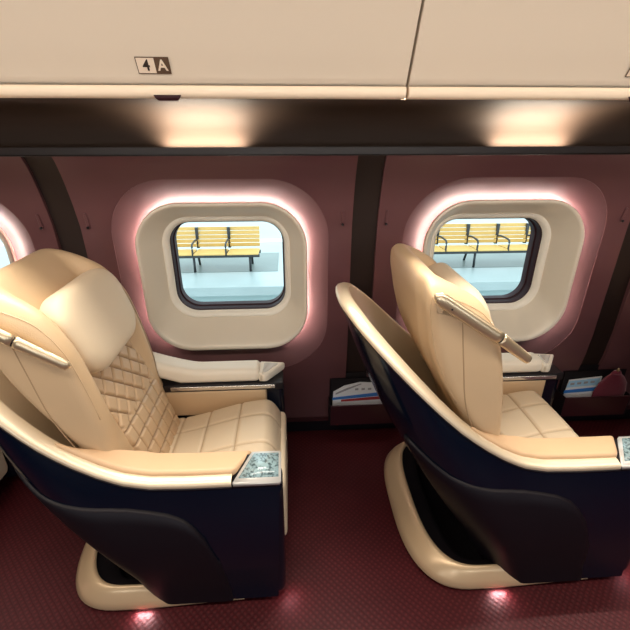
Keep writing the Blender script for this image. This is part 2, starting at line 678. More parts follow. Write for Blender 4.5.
def door_profile():
    return [(1.300, 1.684), (1.280, 1.6875), (1.2725, 1.6925), (1.262, 1.716), (1.240, 1.757), (1.215, 1.806), (1.185, 1.862), (1.150, 1.92), (1.10, 2.0), (1.05, 2.08), (1.02, 2.15), (1.02, 2.21)]


def make_bin():
    root = empty('luggage_bin', (0, 1.3, 1.66))
    g = 0.0035
    for nm, pr, m in (('door', door_profile(), M['binpaint']), ('lip', bin_profile(), M['lip'])):
        P = cr([(0, a, b) for a, b in pr], 40)
        rows = []
        for x in (g, g + 0.002, PITCH / 2, PITCH - g - 0.002, PITCH - g):
            d = 0.002 if x in (g, PITCH - g) else 0
            rows.append([Vector((x, p.y - 1.3 + d, p.z - 1.66)) for p in P])
        rows = [[q + Vector((0, 0.03, 0)) for q in rows[0]]] + rows + [[q + Vector((0, 0.03, 0)) for q in rows[-1]]]
        v, f = loft(rows)
        sharp(mesh_obj(nm, v, f, m, root), 40)
    box('carcass', 0.0, PITCH, 0.022, 0.30, 0.03, 0.55, M['seamdark'], root)
    # finger latch under the lip
    sx = -0.315 - SEAM_X + PITCH
    v, f = loft([[Vector((sx - 0.036, -0.036, 0.0045)), Vector((sx + 0.036, -0.036, 0.0045))], [Vector((sx - 0.033, -0.0365, -0.002)), Vector((sx + 0.033, -0.0365, -0.002))],
                 [Vector((sx - 0.026, -0.033, -0.0085)), Vector((sx + 0.026, -0.033, -0.0085))], [Vector((sx - 0.026, 0.0, -0.0085)), Vector((sx + 0.026, 0.0, -0.0085))]])
    mesh_obj('latch', v, f, M['gasket'], root, smooth=False)
    return root


def text_mesh(name, s, size, mat_, parent, mtx, extr=0.0004):
    cu = bpy.data.curves.new(name, 'FONT')
    cu.body = s
    cu.size = size
    cu.align_x = 'CENTER'
    cu.align_y = 'CENTER'
    cu.extrude = extr
    cu.offset = 0.0007
    t = bpy.data.objects.new(name, cu)
    COL.objects.link(t)
    dg = bpy.context.evaluated_depsgraph_get()
    me = bpy.data.meshes.new_from_object(t.evaluated_get(dg))
    COL.objects.unlink(t)
    bpy.data.objects.remove(t)
    me.materials.clear()
    me.materials.append(mat_)
    o = link(bpy.data.objects.new(name, me), parent)
    o.matrix_local = mtx
    return o


def plate_sign(root, xs, label, chars):
    """the seat-number plate on a bin door; xs is its left edge in world X"""
    # door surface around z=1.713..1.748: lean direction
    up = Vector((0, -0.0225, 0.041)).normalized()
    nrm = Vector((0, -0.041, -0.0225)).normalized()
    xl = xs - root.location.x
    base = Vector((xl, 1.2612 - 1.3, 1.7125 - 1.66)) + nrm * 0.0012
    wd, ht = 0.083, 0.040
    spl = 0.046

    def plate(name, a0, a1, b0, b1, m, off, r0=0.0):
        pts = [(a0, b0), (a1, b0), (a1, b1), (a0, b1)]
        v = [base + Vector((a, 0, 0)) + up * b + nrm * off for a, b in pts]
        v2 = [p - nrm * 0.001 for p in v]
        return mesh_obj(name, v + v2, [(0, 1, 2, 3), (0, 1, 5, 4), (1, 2, 6, 5), (2, 3, 7, 6), (3, 0, 4, 7)], m, root, smooth=False)
    bd = plate('sign', 0, wd, 0, ht, M['signbrown'], 0.0)
    if label:
        bd['label'] = label
    pl = plate('sign_face', 0.0022, spl, 0.0022, ht - 0.0022, M['signlight'], 0.0006)
    pl.parent = bd
    if chars:
        rot = Matrix((Vector((1, 0, 0)), up, nrm)).transposed().to_4x4()
        for ch, cx, m in ((chars[0], 0.0245, M['ink']), (chars[1], 0.0645, M['signlight'])):
            p = base + Vector((cx, 0, 0)) + up * (ht / 2) + nrm * 0.0012
            t = text_mesh('lettering', ch, 0.036, m, bd, Matrix.Translation(p) @ rot)
    return bd


binA = make_bin()
binA.location = (SEAM_X - PITCH, 1.3, 1.66)
binB = copy_tree(binA)
binB.location = (SEAM_X, 1.3, 1.66)
tag(binA, 'cream overhead luggage bin with the 4A plate on its door', 'luggage bin', 'overhead luggage bins')
tag(binB, 'cream overhead luggage bin right of the dark door seam', 'luggage bin', 'overhead luggage bins')
plate_sign(binA, -0.379, 'ivory and brown seat plate reading 4A', '4A')
plate_sign(binB, 0.921, None, None)
binC = copy_tree(binA)
for ch in list(binC.children):
    if ch.name.startswith('sign'):
        for g in list(ch.children):
            bpy.data.objects.remove(g)
        bpy.data.objects.remove(ch)
binC.location = (SEAM_X - 2 * PITCH, 1.3, 1.66)
binD = copy_tree(binC)
binD.location = (SEAM_X + PITCH, 1.3, 1.66)
binE = copy_tree(binC)
binE.location = (SEAM_X - 3 * PITCH, 1.3, 1.66)
binF = copy_tree(binC)
binF.location = (SEAM_X + 2 * PITCH, 1.3, 1.66)
for b, lab in ((binC, 'cream overhead luggage bin without a plate, first to the left of the 4A bin'), (binE, 'cream overhead luggage bin without a plate, second to the left of the 4A bin'),
               (binD, 'cream overhead luggage bin without a plate, past the right edge of the view'), (binF, 'cream overhead luggage bin without a plate, last of the row at the right end')):
    tag(b, lab, 'luggage bin', 'overhead luggage bins')

# cove lamps on the ledge, one over each window
for k in range(-1, 3):
    cx = -0.325 + PITCH * k
    root = empty('cove_lamp', (cx, 1.755, 1.4985))
    lab = {-1: 'slim lamp on the ledge past the left edge', 0: 'slim lamp on the ledge above the window with three bench backs in view', 1: 'slim lamp on the ledge above the window behind the tilted seat back', 2: 'slim lamp on the ledge past the right edge'}[k]
    tag(root, lab, 'lamp', 'ledge lamps above the windows')
    box('housing', -0.18, 0.18, -0.014, 0.006, -0.001, 0.003, M['black'], root)
    box('diffuser', -0.17, 0.17, -0.012, 0.004, 0.003, 0.005, M['led_cove'], root)
    area_light('cove_lamp_light', (cx, 1.760, 1.504), (cx, 1.76, 1.70), 0.30, 0.012, 3.9, (1.0, 0.89, 0.71), 150)

# ------------------------------------------------------------------ the seat
YC = 1.37
NS, NC = 22, 40


def U(hw, xf, xs, xr, n=2.4):
    """plan outline from the near front, round the back, to the far front"""
    pts = []
    for k in range(NS):
        pts.append((xf + (xs - xf) * k / NS, -hw))
    for k in range(NC + 1):
        t = math.pi * k / NC
        c, s = math.sin(t), math.cos(t)
        px = (abs(c) ** (2 / n)) * (xr - xs) + xs
        py = -math.copysign(abs(s) ** (2 / n), s) * hw
        pts.append((px, py))
    for k in range(1, NS + 1):
        pts.append((xs + (xf - xs) * k / NS, hw))
    return pts


ZR = [(-1.16, 1.075), (-1.12, 1.045), (-1.05, 0.978), (-1.0, 0.930), (-0.92, 0.852), (-0.85, 0.785), (-0.78, 0.722), (-0.70, 0.660), (-0.62, 0.608), (-0.55, 0.572), (-0.47, 0.553), (-0.35, 0.548), (-0.05, 0.548)]


def zrim(x):
    return interp(ZR, x)


RIM = U(0.345, -0.055, -0.62, -1.140)
BOT = U(0.384, -0.075, -0.44, -0.60)


def shell_pt(i, t, off=0.0):
    a, b = RIM[i], BOT[i]
    P0 = Vector((a[0], a[1], zrim(a[0]) - 0.012))
    P1 = Vector((b[0], b[1], 0.028))
    p = P0.lerp(P1, t)
    # outward bulge
    k = max(0, min(len(RIM) - 1, i))
    q, r = RIM[max(k - 1, 0)], RIM[min(k + 1, len(RIM) - 1)]
    tx, ty = r[0] - q[0], r[1] - q[1]
    L = math.hypot(tx, ty) or 1
    nx, ny = ty / L, -tx / L
    if nx * (p.x + 0.4) + ny * p.y < 0:
        nx, ny = -nx, -ny
    rear = sstep(-0.55, -1.1, a[0])
    bul = (0.026 + 0.026 * rear) * math.sin(math.pi * min(t * 1.15, 1)) + off
    return Vector((p.x + nx * bul, p.y + ny * bul, p.z))


SEAMLINE = [(-1.2, 0.76), (-0.95, 0.645), (-0.90, 0.612), (-0.85, 0.578), (-0.80, 0.550), (-0.745, 0.528), (-0.65, 0.503), (-0.54, 0.480), (-0.43, 0.455), (-0.37, 0.430), (-0.325, 0.385), (-0.29, 0.32), (-0.265, 0.22), (-0.24, 0.03), (-0.22, -0.2)]


def rounded_pad(name, secs, mat_, parent, r=0.02, n=6, skew=None):
    """loft along x of rounded-rectangle sections (x, y0, y1, z0, z1)"""
    rows = []
    m = len(secs)
    for (x, y0, y1, z0, z1) in secs:
        rr = min(r, (y1 - y0) / 2.05, (z1 - z0) / 2.05)
        row = []
        for cy, cz, a0 in ((y1 - rr, z1 - rr, 0), (y0 + rr, z1 - rr, 90), (y0 + rr, z0 + rr, 180), (y1 - rr, z0 + rr, 270)):
            for k in range(n + 1):
                t = math.radians(a0 + 90 * k / n)
                yy, zz = cy + rr * math.cos(t), cz + rr * math.sin(t)
                row.append(Vector((x + (skew(x, yy) if skew else 0), yy, zz)))
        rows.append(row)
    v, f = loft(rows, closed=True, cap0=True, cap1=True)
    return mesh_obj(name, v, f, mat_, parent)


def ends(x0, x1, fn, r=0.02, n=10):
    """sections between x0 and x1 with rounded ends; fn(x) -> (y0,y1,z0,z1)"""
    out = []
    for k in range(5):
        a = math.pi / 2 * k / 4
        x = x0 + r * (1 - math.cos(a))
        y0, y1, z0, z1 = fn(x)
        d = r * (1 - math.sin(a)) * 0.9
        d = min(d, (y1 - y0) * 0.45, (z1 - z0) * 0.45)
        out.append((x, y0 + d, y1 - d, z0 + d, z1 - d))
    for k in range(1, n):
        x = x0 + r + (x1 - x0 - 2 * r) * k / n
        out.append((x, *fn(x)))
    for k in range(5):
        a = math.pi / 2 * (1 - k / 4)
        x = x1 - r * (1 - math.cos(a))
        y0, y1, z0, z1 = fn(x)
        d = r * (1 - math.sin(a)) * 0.9
        d = min(d, (y1 - y0) * 0.45, (z1 - z0) * 0.45)
        out.append((x, y0 + d, y1 - d, z0 + d, z1 - d))
    return out


WING = [(-0.62, 0.40), (-0.67, 0.56), (-0.745, 0.70), (-0.820, 0.83), (-0.872, 0.95), (-0.895, 1.06), (-0.905, 1.13), (-0.898, 1.178), (-0.860, 1.182), (-0.785, 1.150), (-0.715, 1.095), (-0.660, 0.99), (-0.625, 0.86), (-0.60, 0.72), (-0.588, 0.60), (-0.565, 0.48), (-0.55, 0.39)]
CENT = [(-0.61, 0.40), (-0.68, 0.56), (-0.755, 0.70), (-0.832, 0.83), (-0.884, 0.95), (-0.905, 1.06), (-0.918, 1.13), (-0.912, 1.180), (-0.875, 1.184), (-0.83, 1.140), (-0.775, 1.06), (-0.735, 0.97), (-0.69, 0.85), (-0.632, 0.72), (-0.580, 0.58), (-0.538, 0.46), (-0.505, 0.365)]
CFRONT = sorted([(z, x) for x, z in CENT[10:]])


def make_seat():
    root = empty('train_seat', (0, YC, 0))
    n = len(RIM)
    # --- outer shell
    T = [0, 0.01, 0.03, 0.07, 0.14, 0.22, 0.32, 0.42, 0.52, 0.62, 0.72, 0.82, 0.90, 0.96, 1.0]
    rows = [[shell_pt(i, t) for i in range(n)] for t in T]
    # front faces of both arms and a closed front under the seat
    inner_f = []
    v, f = loft(rows)
    sh = mesh_obj('outer_shell', v, f, M['navy'], root)
    # arm fronts (rounded boxes of the same gloss navy)
    for s, nm in ((-1, 'arm_front'), (1, 'arm_front')):
        y0, y1 = (-0.349, -0.236) if s < 0 else (0.240, 0.349)
        fn = lambda x, y0=y0, y1=y1: (y0, y1, 0.035, 0.530)
        af = rounded_pad(nm, ends(-0.20, -0.048, fn, 0.022), M['navy'], root, r=0.03)
        for vx in af.data.vertices:
            if abs(vx.co.y) > 0.29:
                vx.co.y += math.copysign(0.036 * (1 - vx.co.z / 0.53), vx.co.y)
    # --- matte side panels
    for side in (0, 1):
        rng = range(0, NS + NC // 2 - 6)
        cols = []
        for i0 in rng:
            i = i0 if side == 0 else n - 1 - i0
            t_top = None
            for k in range(0, 201):
                p = shell_pt(i, k / 200)
                if p.z <= interp(SEAMLINE, p.x):
                    t_top = k / 200
                    break
            if t_top is None or t_top > 0.97:
                continue
            col = [shell_pt(i, t_top, -0.004), shell_pt(i, min(t_top + 0.004, 1), 0.006), shell_pt(i, min(t_top + 0.014, 1), 0.011)]
            for k in range(1, 10):
                col.append(shell_pt(i, t_top + 0.014 + (1.0 - t_top - 0.014) * k / 9, 0.011 if k < 9 else 0.007))
            cols.append(col)
        first, last = cols[0], cols[-1]
        cols = [[p + Vector((0.006, 0.012 * (1 if side == 0 else -1), 0)) for p in first]] + cols
        cols = cols + [[p + Vector((0.012, 0.012 * (1 if side == 0 else -1), 0.0)) for p in last]]
        v, f = loft(cols)
        mesh_obj('side_panel', v, f, M['dark'], root)
    # --- rim
    inn = U(0.305, -0.055, -0.62, -1.105)
    mid = U(0.327, -0.055, -0.62, -1.124)
    rows = []
    rows.append([Vector((a[0], a[1], zrim(a[0]) - 0.020)) for a in RIM])
    o2 = U(0.350, -0.055, -0.62, -1.145)
    rows.append([Vector((a[0], a[1], zrim(b[0]) - 0.014)) for a, b in zip(o2, RIM)])
    rows.append([Vector((a[0], a[1], zrim(b[0]) - 0.004)) for a, b in zip(o2, RIM)])
    rows.append([Vector((a[0], a[1], zrim(b[0]) + 0.003)) for a, b in zip(RIM, RIM)])
    rows.append([Vector((a[0], a[1], zrim(b[0]) + 0.009)) for a, b in zip(mid, RIM)])
    rows.append([Vector((a[0], a[1], zrim(b[0]) + 0.008)) for a, b in zip(inn, RIM)])
    inn2 = U(0.299, -0.055, -0.62, -1.097)
    rows.append([Vector((a[0], a[1], zrim(b[0]) - 0.002)) for a, b in zip(inn2, RIM)])
    rows.append([Vector((a[0], a[1], zrim(b[0]) - 0.03)) for a, b in zip(inn2, RIM)])
    # the rim stops short of the control panel at each arm front
    cut0 = 6
    rows = [r[cut0:n - cut0] for r in rows]
    v, f = loft(rows)
    sharp(mesh_obj('shell_rim', v, f, M['gold'], root), 60)
    # thin dark joint under the rim
    gap = [shell_pt(i, 0.012, 0.0025) for i in range(cut0, n - cut0)]
    v, f = tube(gap, 0.003, 5)
    mesh_obj('rim_joint', v, f, M['black'], root)
    # --- lining inside the shell
    lo = U(0.262, -0.10, -0.50, -0.74)
    lin = []
    for k in range(9):
        t = k / 8
        row = []
        for a, b, c in zip(inn2, lo, RIM):
            p = Vector((a[0], a[1], zrim(c[0]) - 0.004)).lerp(Vector((b[0], b[1], 0.36)), t)
            row.append(p)
        lin.append(row[8:n - 8])
    v, f = loft(lin)
    mesh_obj('shell_lining', v, f, M['lining'], root)
    # --- floor skirt and black plinth inside it
    rows = []
    for hw, xf, xs, xr, z in ((0.360, -0.20, -0.60, -0.835, -0.004), (0.390, -0.20, -0.62, -0.868, 0.0), (0.394, -0.20, -0.62, -0.876, 0.012), (0.386, -0.20, -0.62, -0.858, 0.038), (0.372, -0.20, -0.615, -0.828, 0.066), (0.362, -0.20, -0.61, -0.806, 0.082), (0.354, -0.20, -0.605, -0.796, 0.084), (0.350, -0.20, -0.60, -0.790, 0.078)):
        zz = z
        row = []
        for (x, y) in U(hw, xf, xs, xr, 3.0):
            k = sstep(-0.20, -0.62, x) if x > -0.62 else 1.0
            k = sstep(0, 1, min(1, max(0, (-0.16 - x) / 0.44)))
            row.append(Vector((x, y * (0.960 + 0.040 * k), 0.010 + z * (0.30 + 0.70 * k))))
        rows.append(row)
    v, f = loft(rows)
    mesh_obj('base_skirt', v, f, M['skirt'], root)
    rows = []
    for hw, xr, z in ((0.350, -0.791, 0.079), (0.338, -0.770, 0.072), (0.318, -0.735, 0.058), (0.306, -0.715, 0.054), (0.300, -0.708, 0.040), (0.298, -0.705, 0.012)):
        rows.append([Vector((x, y, z)) for x, y in U(hw, -0.30, -0.60, xr, 3.0)])
    v, f = loft(rows)
    nn = len(rows[0])
    base = len(v)
    f.append(tuple(range(base - nn, base)))
    mesh_obj('plinth', v, f, M['black'], root)
    # under-seat box that carries the seat
    rounded_pad('pedestal', ends(-0.58, -0.13, lambda x: (-0.30, 0.30, 0.004, 0.34), 0.03), M['dark'], root, r=0.03)
    # foot lamp under each skirt
    for s in (-1, 1):
        fl_ = box('foot_lamp', -0.585, -0.525, s * 0.366 - 0.010, s * 0.366 + 0.010, 0.002, 0.008, M['led_foot'], root)
    # --- seat cushion with sewn grooves
    nx, ny = 110, 90
    gshade = []
    top = []
    for i in range(nx + 1):
        row = []
        u = i / nx
        x = -0.565 + (-0.060 + 0.565) * u
        for j in range(ny + 1):
            q = -1 + 2 * j / ny
            y = q * 0.232
            z = 0.392 + 0.088 * sstep(-0.56, -0.12, x)
            e = abs(q)
            z -= 0.045 * max(0, (e - 0.80) / 0.20) ** 2
            z += 0.010 * (1 - e * e)
            fr = max(0, (x + 0.135) / 0.075)
            z -= 0.085 * fr ** 2.4
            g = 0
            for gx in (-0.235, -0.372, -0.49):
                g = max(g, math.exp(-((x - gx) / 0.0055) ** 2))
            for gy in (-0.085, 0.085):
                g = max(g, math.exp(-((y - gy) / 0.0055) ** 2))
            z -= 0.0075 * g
            gshade.append(g ** 3)
            row.append(Vector((x, y, z)))
        top.append(row)
    v, f = loft(top)
    # side skirt of the cushion
    idx = lambda i, j: i * (ny + 1) + j
    loop = [idx(0, j) for j in range(ny + 1)] + [idx(i, ny) for i in range(1, nx + 1)] + [idx(nx, j) for j in range(ny - 1, -1, -1)] + [idx(i, 0) for i in range(nx - 1, 0, -1)]
    b0 = len(v)
    for k in loop:
        v.append(Vector((v[k].x, v[k].y, 0.31)))
    m_ = len(loop)
    for k in range(m_):
        f.append((loop[k], loop[(k + 1) % m_], b0 + (k + 1) % m_, b0 + k))
    groove_shade_attr(mesh_obj('seat_cushion', v, f, M['cushion'], root), gshade)
    # leg rest below the cushion front
    fn = lambda x: (-0.222, 0.222, 0.115, 0.405)
    rounded_pad('leg_rest', ends(-0.105, -0.040, fn, 0.02), M['leather_pale'], root, r=0.025)
    # side bolsters between cushion and arms
    for s in (-1, 1):
        fn = lambda x, s=s: ((0.226, 0.252, 0.38, 0.515) if s > 0 else (-0.252, -0.226, 0.38, 0.505))
        rounded_pad('side_bolster', ends(-0.58, -0.125, fn, 0.012), M['leather'], root, r=0.012)
    # --- near arm pad
    def near(x):
        zb = zrim(x) - 0.01
        w_ = 0.088 * sstep(-0.74, -0.52, x) + 0.010
        return (-0.318, -0.318 + w_, zb - 0.015, zb + 0.034)
    skew = lambda x, y: -0.55 * (-0.225 - y) * sstep(-0.34, -0.17, x)
    rounded_pad('arm_pad', ends(-0.735, -0.150, near, 0.014, 26), M['leather_peach'], root, r=0.014, skew=skew)
    # control panel: silver bezel and mottled face
    def wedge(name, x0n, x0f, x1, yn, yf, zn, zf, th, m, parent):
        vv = [Vector((x0n, yn, zn)), Vector((x1, yn, zn)), Vector((x1, yf, zf)), Vector((x0f, yf, zf))]
        bm = bmesh.new()
        tv = [bm.verts.new(p) for p in vv]
        bv = [bm.verts.new(p - Vector((0, 0, th))) for p in vv]
        bm.faces.new(tv)
        bm.faces.new(bv[::-1])
        for k in range(4):
            bm.faces.new((tv[k], bv[k], bv[(k + 1) % 4], tv[(k + 1) % 4]))
        bmesh.ops.recalc_face_normals(bm, faces=bm.faces)
        bmesh.ops.bevel(bm, geom=bm.edges[:], offset=min(0.004, th * 0.3), segments=2, affect='EDGES')
        return bm_obj(name, bm, m, parent)
    cp = wedge('control_panel', -0.208, -0.150, -0.050, -0.349, -0.240, 0.548, 0.580, 0.020, M['bezel'], root)
    wedge('arm_gap_dark', -0.228, -0.170, -0.060, -0.3485, -0.241, 0.541, 0.570, 0.020, M['black'], cp)  # black wedge put in for the shade in the gap beside the pad
    wedge('panel_face', -0.188, -0.142, -0.058, -0.334, -0.250, 0.5545, 0.579, 0.004, M['mottled'], cp)
    # --- window-side arm: thick pale pad, silver slot strip, tray end
    def far(x):
        zt = 0.612 + 0.17 * max(0, (-0.42 - x)) ** 1.35 / 0.32 ** 1.35 * 0.62
        return (0.232, 0.338, 0.545 if x > -0.5 else 0.545 + (-0.5 - x) * 0.35, zt)
    rounded_pad('arm_pad', ends(-0.72, -0.152, far, 0.02, 24), M['leather_white'], root, r=0.026)
    sp = rounded_pad('table_slot', ends(-0.60, -0.050, lambda x: (0.226, 0.325, 0.512, 0.547), 0.004), M['black'], root, r=0.004)
    rounded_pad('slot_strip', ends(-0.545, -0.085, lambda x: (0.221, 0.23, 0.521, 0.540), 0.003), M['chrome'], sp, r=0.003)
    tskew = lambda x, y: -0.75 * (0.342 - y) * sstep(-0.15, -0.06, x)
    tr = rounded_pad('tray', ends(-0.158, -0.038, lambda x: (0.232, 0.342, 0.548, 0.596 - 0.08 * (x + 0.158)), 0.010), M['leather_white'], root, r=0.010, skew=tskew)
    rounded_pad('tray_lid', ends(-0.135, -0.056, lambda x: (0.252, 0.325, 0.575, 0.600 - 0.08 * (x + 0.158)), 0.006), M['tray'], tr, r=0.006, skew=tskew)
    # --- backrest
    per = 5
    Wc = cr_ctrl([(x, 0, z) for x, z in WING], per, True)
    Cc = cr_ctrl([(x, 0, z) for x, z in CENT], per, True)
    rows = []
    HW = 0.275
    RR = 0.048
    ends_ = [(RR * (1 - math.sin(math.pi / 2 * q / 7)), RR * (1 - math.cos(math.pi / 2 * q / 7))) for q in range(0, 8)]
    ends_ = [(d_, i_ * 0.85) for i_, d_ in ends_]
    ys = [(-HW + d_, i_) for d_, i_ in ends_]
    k = -HW + RR
    while k < HW - RR - 0.004:
        k += 0.0145
        ys.append((k, 0))
    ys += [(HW - d_, i_) for d_, i_ in ends_[::-1]]
    for y, ins in ys:
        a = abs(y)
        wgt = sstep(0.155, 0.215, a)
        row = [c.lerp(w_, wgt) for c, w_ in zip(Cc, Wc)]
        # rounded upper corners
        dr = 0.055 * max(0, (a - 0.14) / 0.135) ** 2.4
        row = [Vector((p.x, y, p.z - dr * max(0, (p.z - 0.98) / 0.22))) for p in row]
        if ins > 0:
            m2 = len(row)
            nr = []
            for q in range(m2):
                t = row[(q + 2) % m2] - row[(q - 2) % m2]
                nv = Vector((-t.z, 0, t.x)).normalized()
                cen = Vector((-0.78, y, 0.85))
                c1, c2 = row[q] + nv * 0.01, row[q] - nv * 0.01
                # inside = the side nearer the middle line of the slab
                mid_x = interp([(0.38, -0.575), (0.6, -0.635), (0.8, -0.70), (1.0, -0.79), (1.1, -0.83), (1.22, -0.88)], row[q].z)
                tgt = Vector((mid_x, y, min(max(row[q].z, 0.45), 1.05)))
                if (c1 - tgt).length > (c2 - tgt).length:
                    nv = -nv
                nr.append(row[q] + nv * ins)
            row = nr
        rows.append(row)
    real = list(rows)
    for which in (0, -1):
        src = rows[which]
        y = src[0].y
        spine = [Vector((interp([(0.38, -0.575), (0.6, -0.635), (0.8, -0.70), (1.0, -0.79), (1.1, -0.83), (1.22, -0.88)], p.z), y, min(max(p.z, 0.45), 1.08))) for p in src]
        for t_ in (0.5, 1.0):
            nr = [p.lerp(q_, t_) for p, q_ in zip(src, spine)]
            rows = [nr] + rows if which == 0 else rows + [nr]
    v, f = loft(rows, closed=True)
    bk = mesh_obj('backrest', v, f, M['leather'], root)
    # sewn seams on both flanks
    for s in (-1, 1):
        for path in ([(-0.800, 1.06), (-0.778, 0.93), (-0.745, 0.76), (-0.680, 0.60)],
                     ):
            pts = [Vector((x, s * (HW - 0.0005), z)) for x, _, z in cr([(x, 0, z) for x, z in path], 24)]
            vv, ff = tube(pts, 0.0022, 5)
            mesh_obj('seam', vv, ff, M['stitch'], bk)
        pts = real[4 if s < 0 else len(real) - 5][2 * per + 2:13 * per]
        vv, ff = tube(pts, 0.0016, 5)
        mesh_obj('piping', vv, ff, M['leather'], bk)
    # quilted panel: squares below that turn to diamonds towards the headrest
    nu, nv_ = 130, 100
    gshade = []
    rows = []
    for i in range(nu + 1):
        h = i / nu
        z = 0.385 + (0.875 - 0.385) * h
        xf = interp(CFRONT, z)
        row = []
        for j in range(nv_ + 1):
            q = -1 + 2 * j / nv_
            wd = 0.168 + 0.012 * math.sin(math.pi * h)
            y = q * wd
            L = z * 1.04
            S = 0.062
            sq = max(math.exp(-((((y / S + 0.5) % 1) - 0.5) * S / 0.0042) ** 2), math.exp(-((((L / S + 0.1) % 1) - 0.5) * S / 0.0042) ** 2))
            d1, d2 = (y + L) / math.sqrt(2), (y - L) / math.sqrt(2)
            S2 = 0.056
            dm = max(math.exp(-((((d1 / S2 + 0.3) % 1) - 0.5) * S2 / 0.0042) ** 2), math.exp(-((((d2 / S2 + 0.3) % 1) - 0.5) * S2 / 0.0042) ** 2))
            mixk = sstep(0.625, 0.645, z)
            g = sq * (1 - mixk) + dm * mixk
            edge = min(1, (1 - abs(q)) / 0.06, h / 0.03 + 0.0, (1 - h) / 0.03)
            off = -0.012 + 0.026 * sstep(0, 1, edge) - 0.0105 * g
            gshade.append(g ** 2 if edge > 0.5 else 0.0)
            row.append(Vector((xf + off, y, z + off * 0.3)))
        rows.append(row)
    v, f = loft(rows)
    groove_shade_attr(mesh_obj('quilted_panel', v, f, M['quilt'], bk), gshade)
    # --- headrest pillow
    up = Vector((-0.34, 0, 0.94)).normalized()
    fw = Vector((0.94, 0, 0.34)).normalized()
    cen = Vector((-0.684, 0.016, 0.976))
    rows = []
    nl = 22
    for k in range(nl + 1):
        th_ = -math.pi / 2 + math.pi * k / nl
        sc_ = max(0.02, math.cos(th_) ** 0.33)
        dz = 0.056 * math.copysign(abs(math.sin(th_)) ** 0.75, th_)
        row = []
        for a, b in rrect(0.43, 0.29, 0.10, 10):
            aa, bb = a * sc_, b * sc_
            # wider at the top, cheeks wrap forward
            aa *= 1.0 + 0.06 * (b / 0.14)
            wrap_ = 0.012 * (abs(aa) / 0.19) ** 2
            row.append(cen + Vector((0, aa, 0)) + up * bb + fw * (dz + wrap_ - 0.02))
        rows.append(row)
    v, f = loft(rows, closed=True, cap0=True, cap1=True)
    mesh_obj('headrest_pillow', v, f, M['pillow'], root)
    return root


def lamp(root, base, joint, tip, dy_tip=0.0):
    """side reading lamp: flattened barrel, hinge and pivoting head"""
    y = -0.298
    b, j, t = Vector((base[0], y, base[1])), Vector((joint[0], y, joint[1])), Vector((tip[0], y + dy_tip, tip[1]))
    n = 16
    pts, rad = [], []
    for k in range(n + 1):
        f = k / n
        pts.append(b.lerp(j, f))
        rad.append((0.0205 - 0.001 * f) * (math.sqrt(max(0.02, 1 - (1 - min(f / 0.12, 1)) ** 2))))
    v, f = tube(pts, rad, 14, flat=0.62)
    arm = mesh_obj('reading_lamp', v, f, M['lamp'], root)
    d = (t - j).normalized()
    v, f = tube([j - d * 0.002, j + d * 0.006], 0.0165, 14, flat=0.62)
    mesh_obj('hinge', v, f, M['black'], arm)
    pts, rad = [], []
    for k in range(n + 1):
        f = k / n
        pts.append((j + d * 0.005).lerp(t, f))
        rad.append((0.0195 - 0.004 * f) * (math.sqrt(max(0.05, 1 - (max(f - 0.9, 0) / 0.1) ** 2))))
    v, f = tube(pts, rad, 14, flat=0.62)
    mesh_obj('lamp_head', v, f, M['lamp'], arm)
    # pivot pin into the backrest and a dark screw
    a = b.lerp(j, 0.25)
    v, f = tube([a + Vector((0, 0.0, 0)), a + Vector((0, 0.04, -0.0))], 0.010, 10)
    mesh_obj('pivot', v, f, M['black'], arm)
    a = b.lerp(j, 0.24) + Vector((0, -0.0125, -0.007))
    v, f = tube([a, a + Vector((0, -0.0015, 0))], 0.0028, 8)
    mesh_obj('screw', v, f, M['black'], arm)
    return arm


G = 'window-side train seats along the row'
seatA = make_seat()
tag(seatA, 'beige leather shell seat whose diamond-quilted backrest and pillow face the view', 'seat', G)
seatB = copy_tree(seatA)
seatB.location.x = PITCH
for ch in seatB.children:
    if ch.name.startswith(('seat_cushion', 'leg_rest')):
        ch.location.x -= 0.085
seatC = copy_tree(seatA)
seatC.location.x = -PITCH
seatD = copy_tree(seatA)
seatD.location.x = 2 * PITCH
tag(seatB, 'beige leather shell seat shown from behind, its shell back rising before the right window', 'seat')
tag(seatC, 'beige leather shell seat mostly hidden behind the quilted seat at the left edge', 'seat')
tag(seatD, 'beige leather shell seat ahead of all the others, past the right edge', 'seat')
lamp(seatA, (-0.983, 1.19), (-0.770, 1.049), (-0.636, 0.962))
lamp(seatB, (-0.903, 1.160), (-0.690, 1.018), (-0.560, 0.918), 0.03)
lamp(seatC, (-0.983, 1.19), (-0.770, 1.049), (-0.636, 0.962))
lamp(seatD, (-0.983, 1.19), (-0.770, 1.049), (-0.636, 0.962))
# the foot lamps' light
for k in range(-1, 3):
    sx_ = PITCH * k
    area_light('foot_lamp_light', (sx_ - 0.555, YC - 0.396, 0.016), (sx_ - 0.555, YC - 0.47, -0.02), 0.05, 0.012, 0.22, (1.0, 0.72, 0.72))
    area_light('foot_lamp_light', (sx_ - 0.035, YC - 0.36, 0.05), (sx_ - 0.01, YC - 0.40, 0.0), 0.05, 0.02, 0.06, (1.0, 0.45, 0.5))

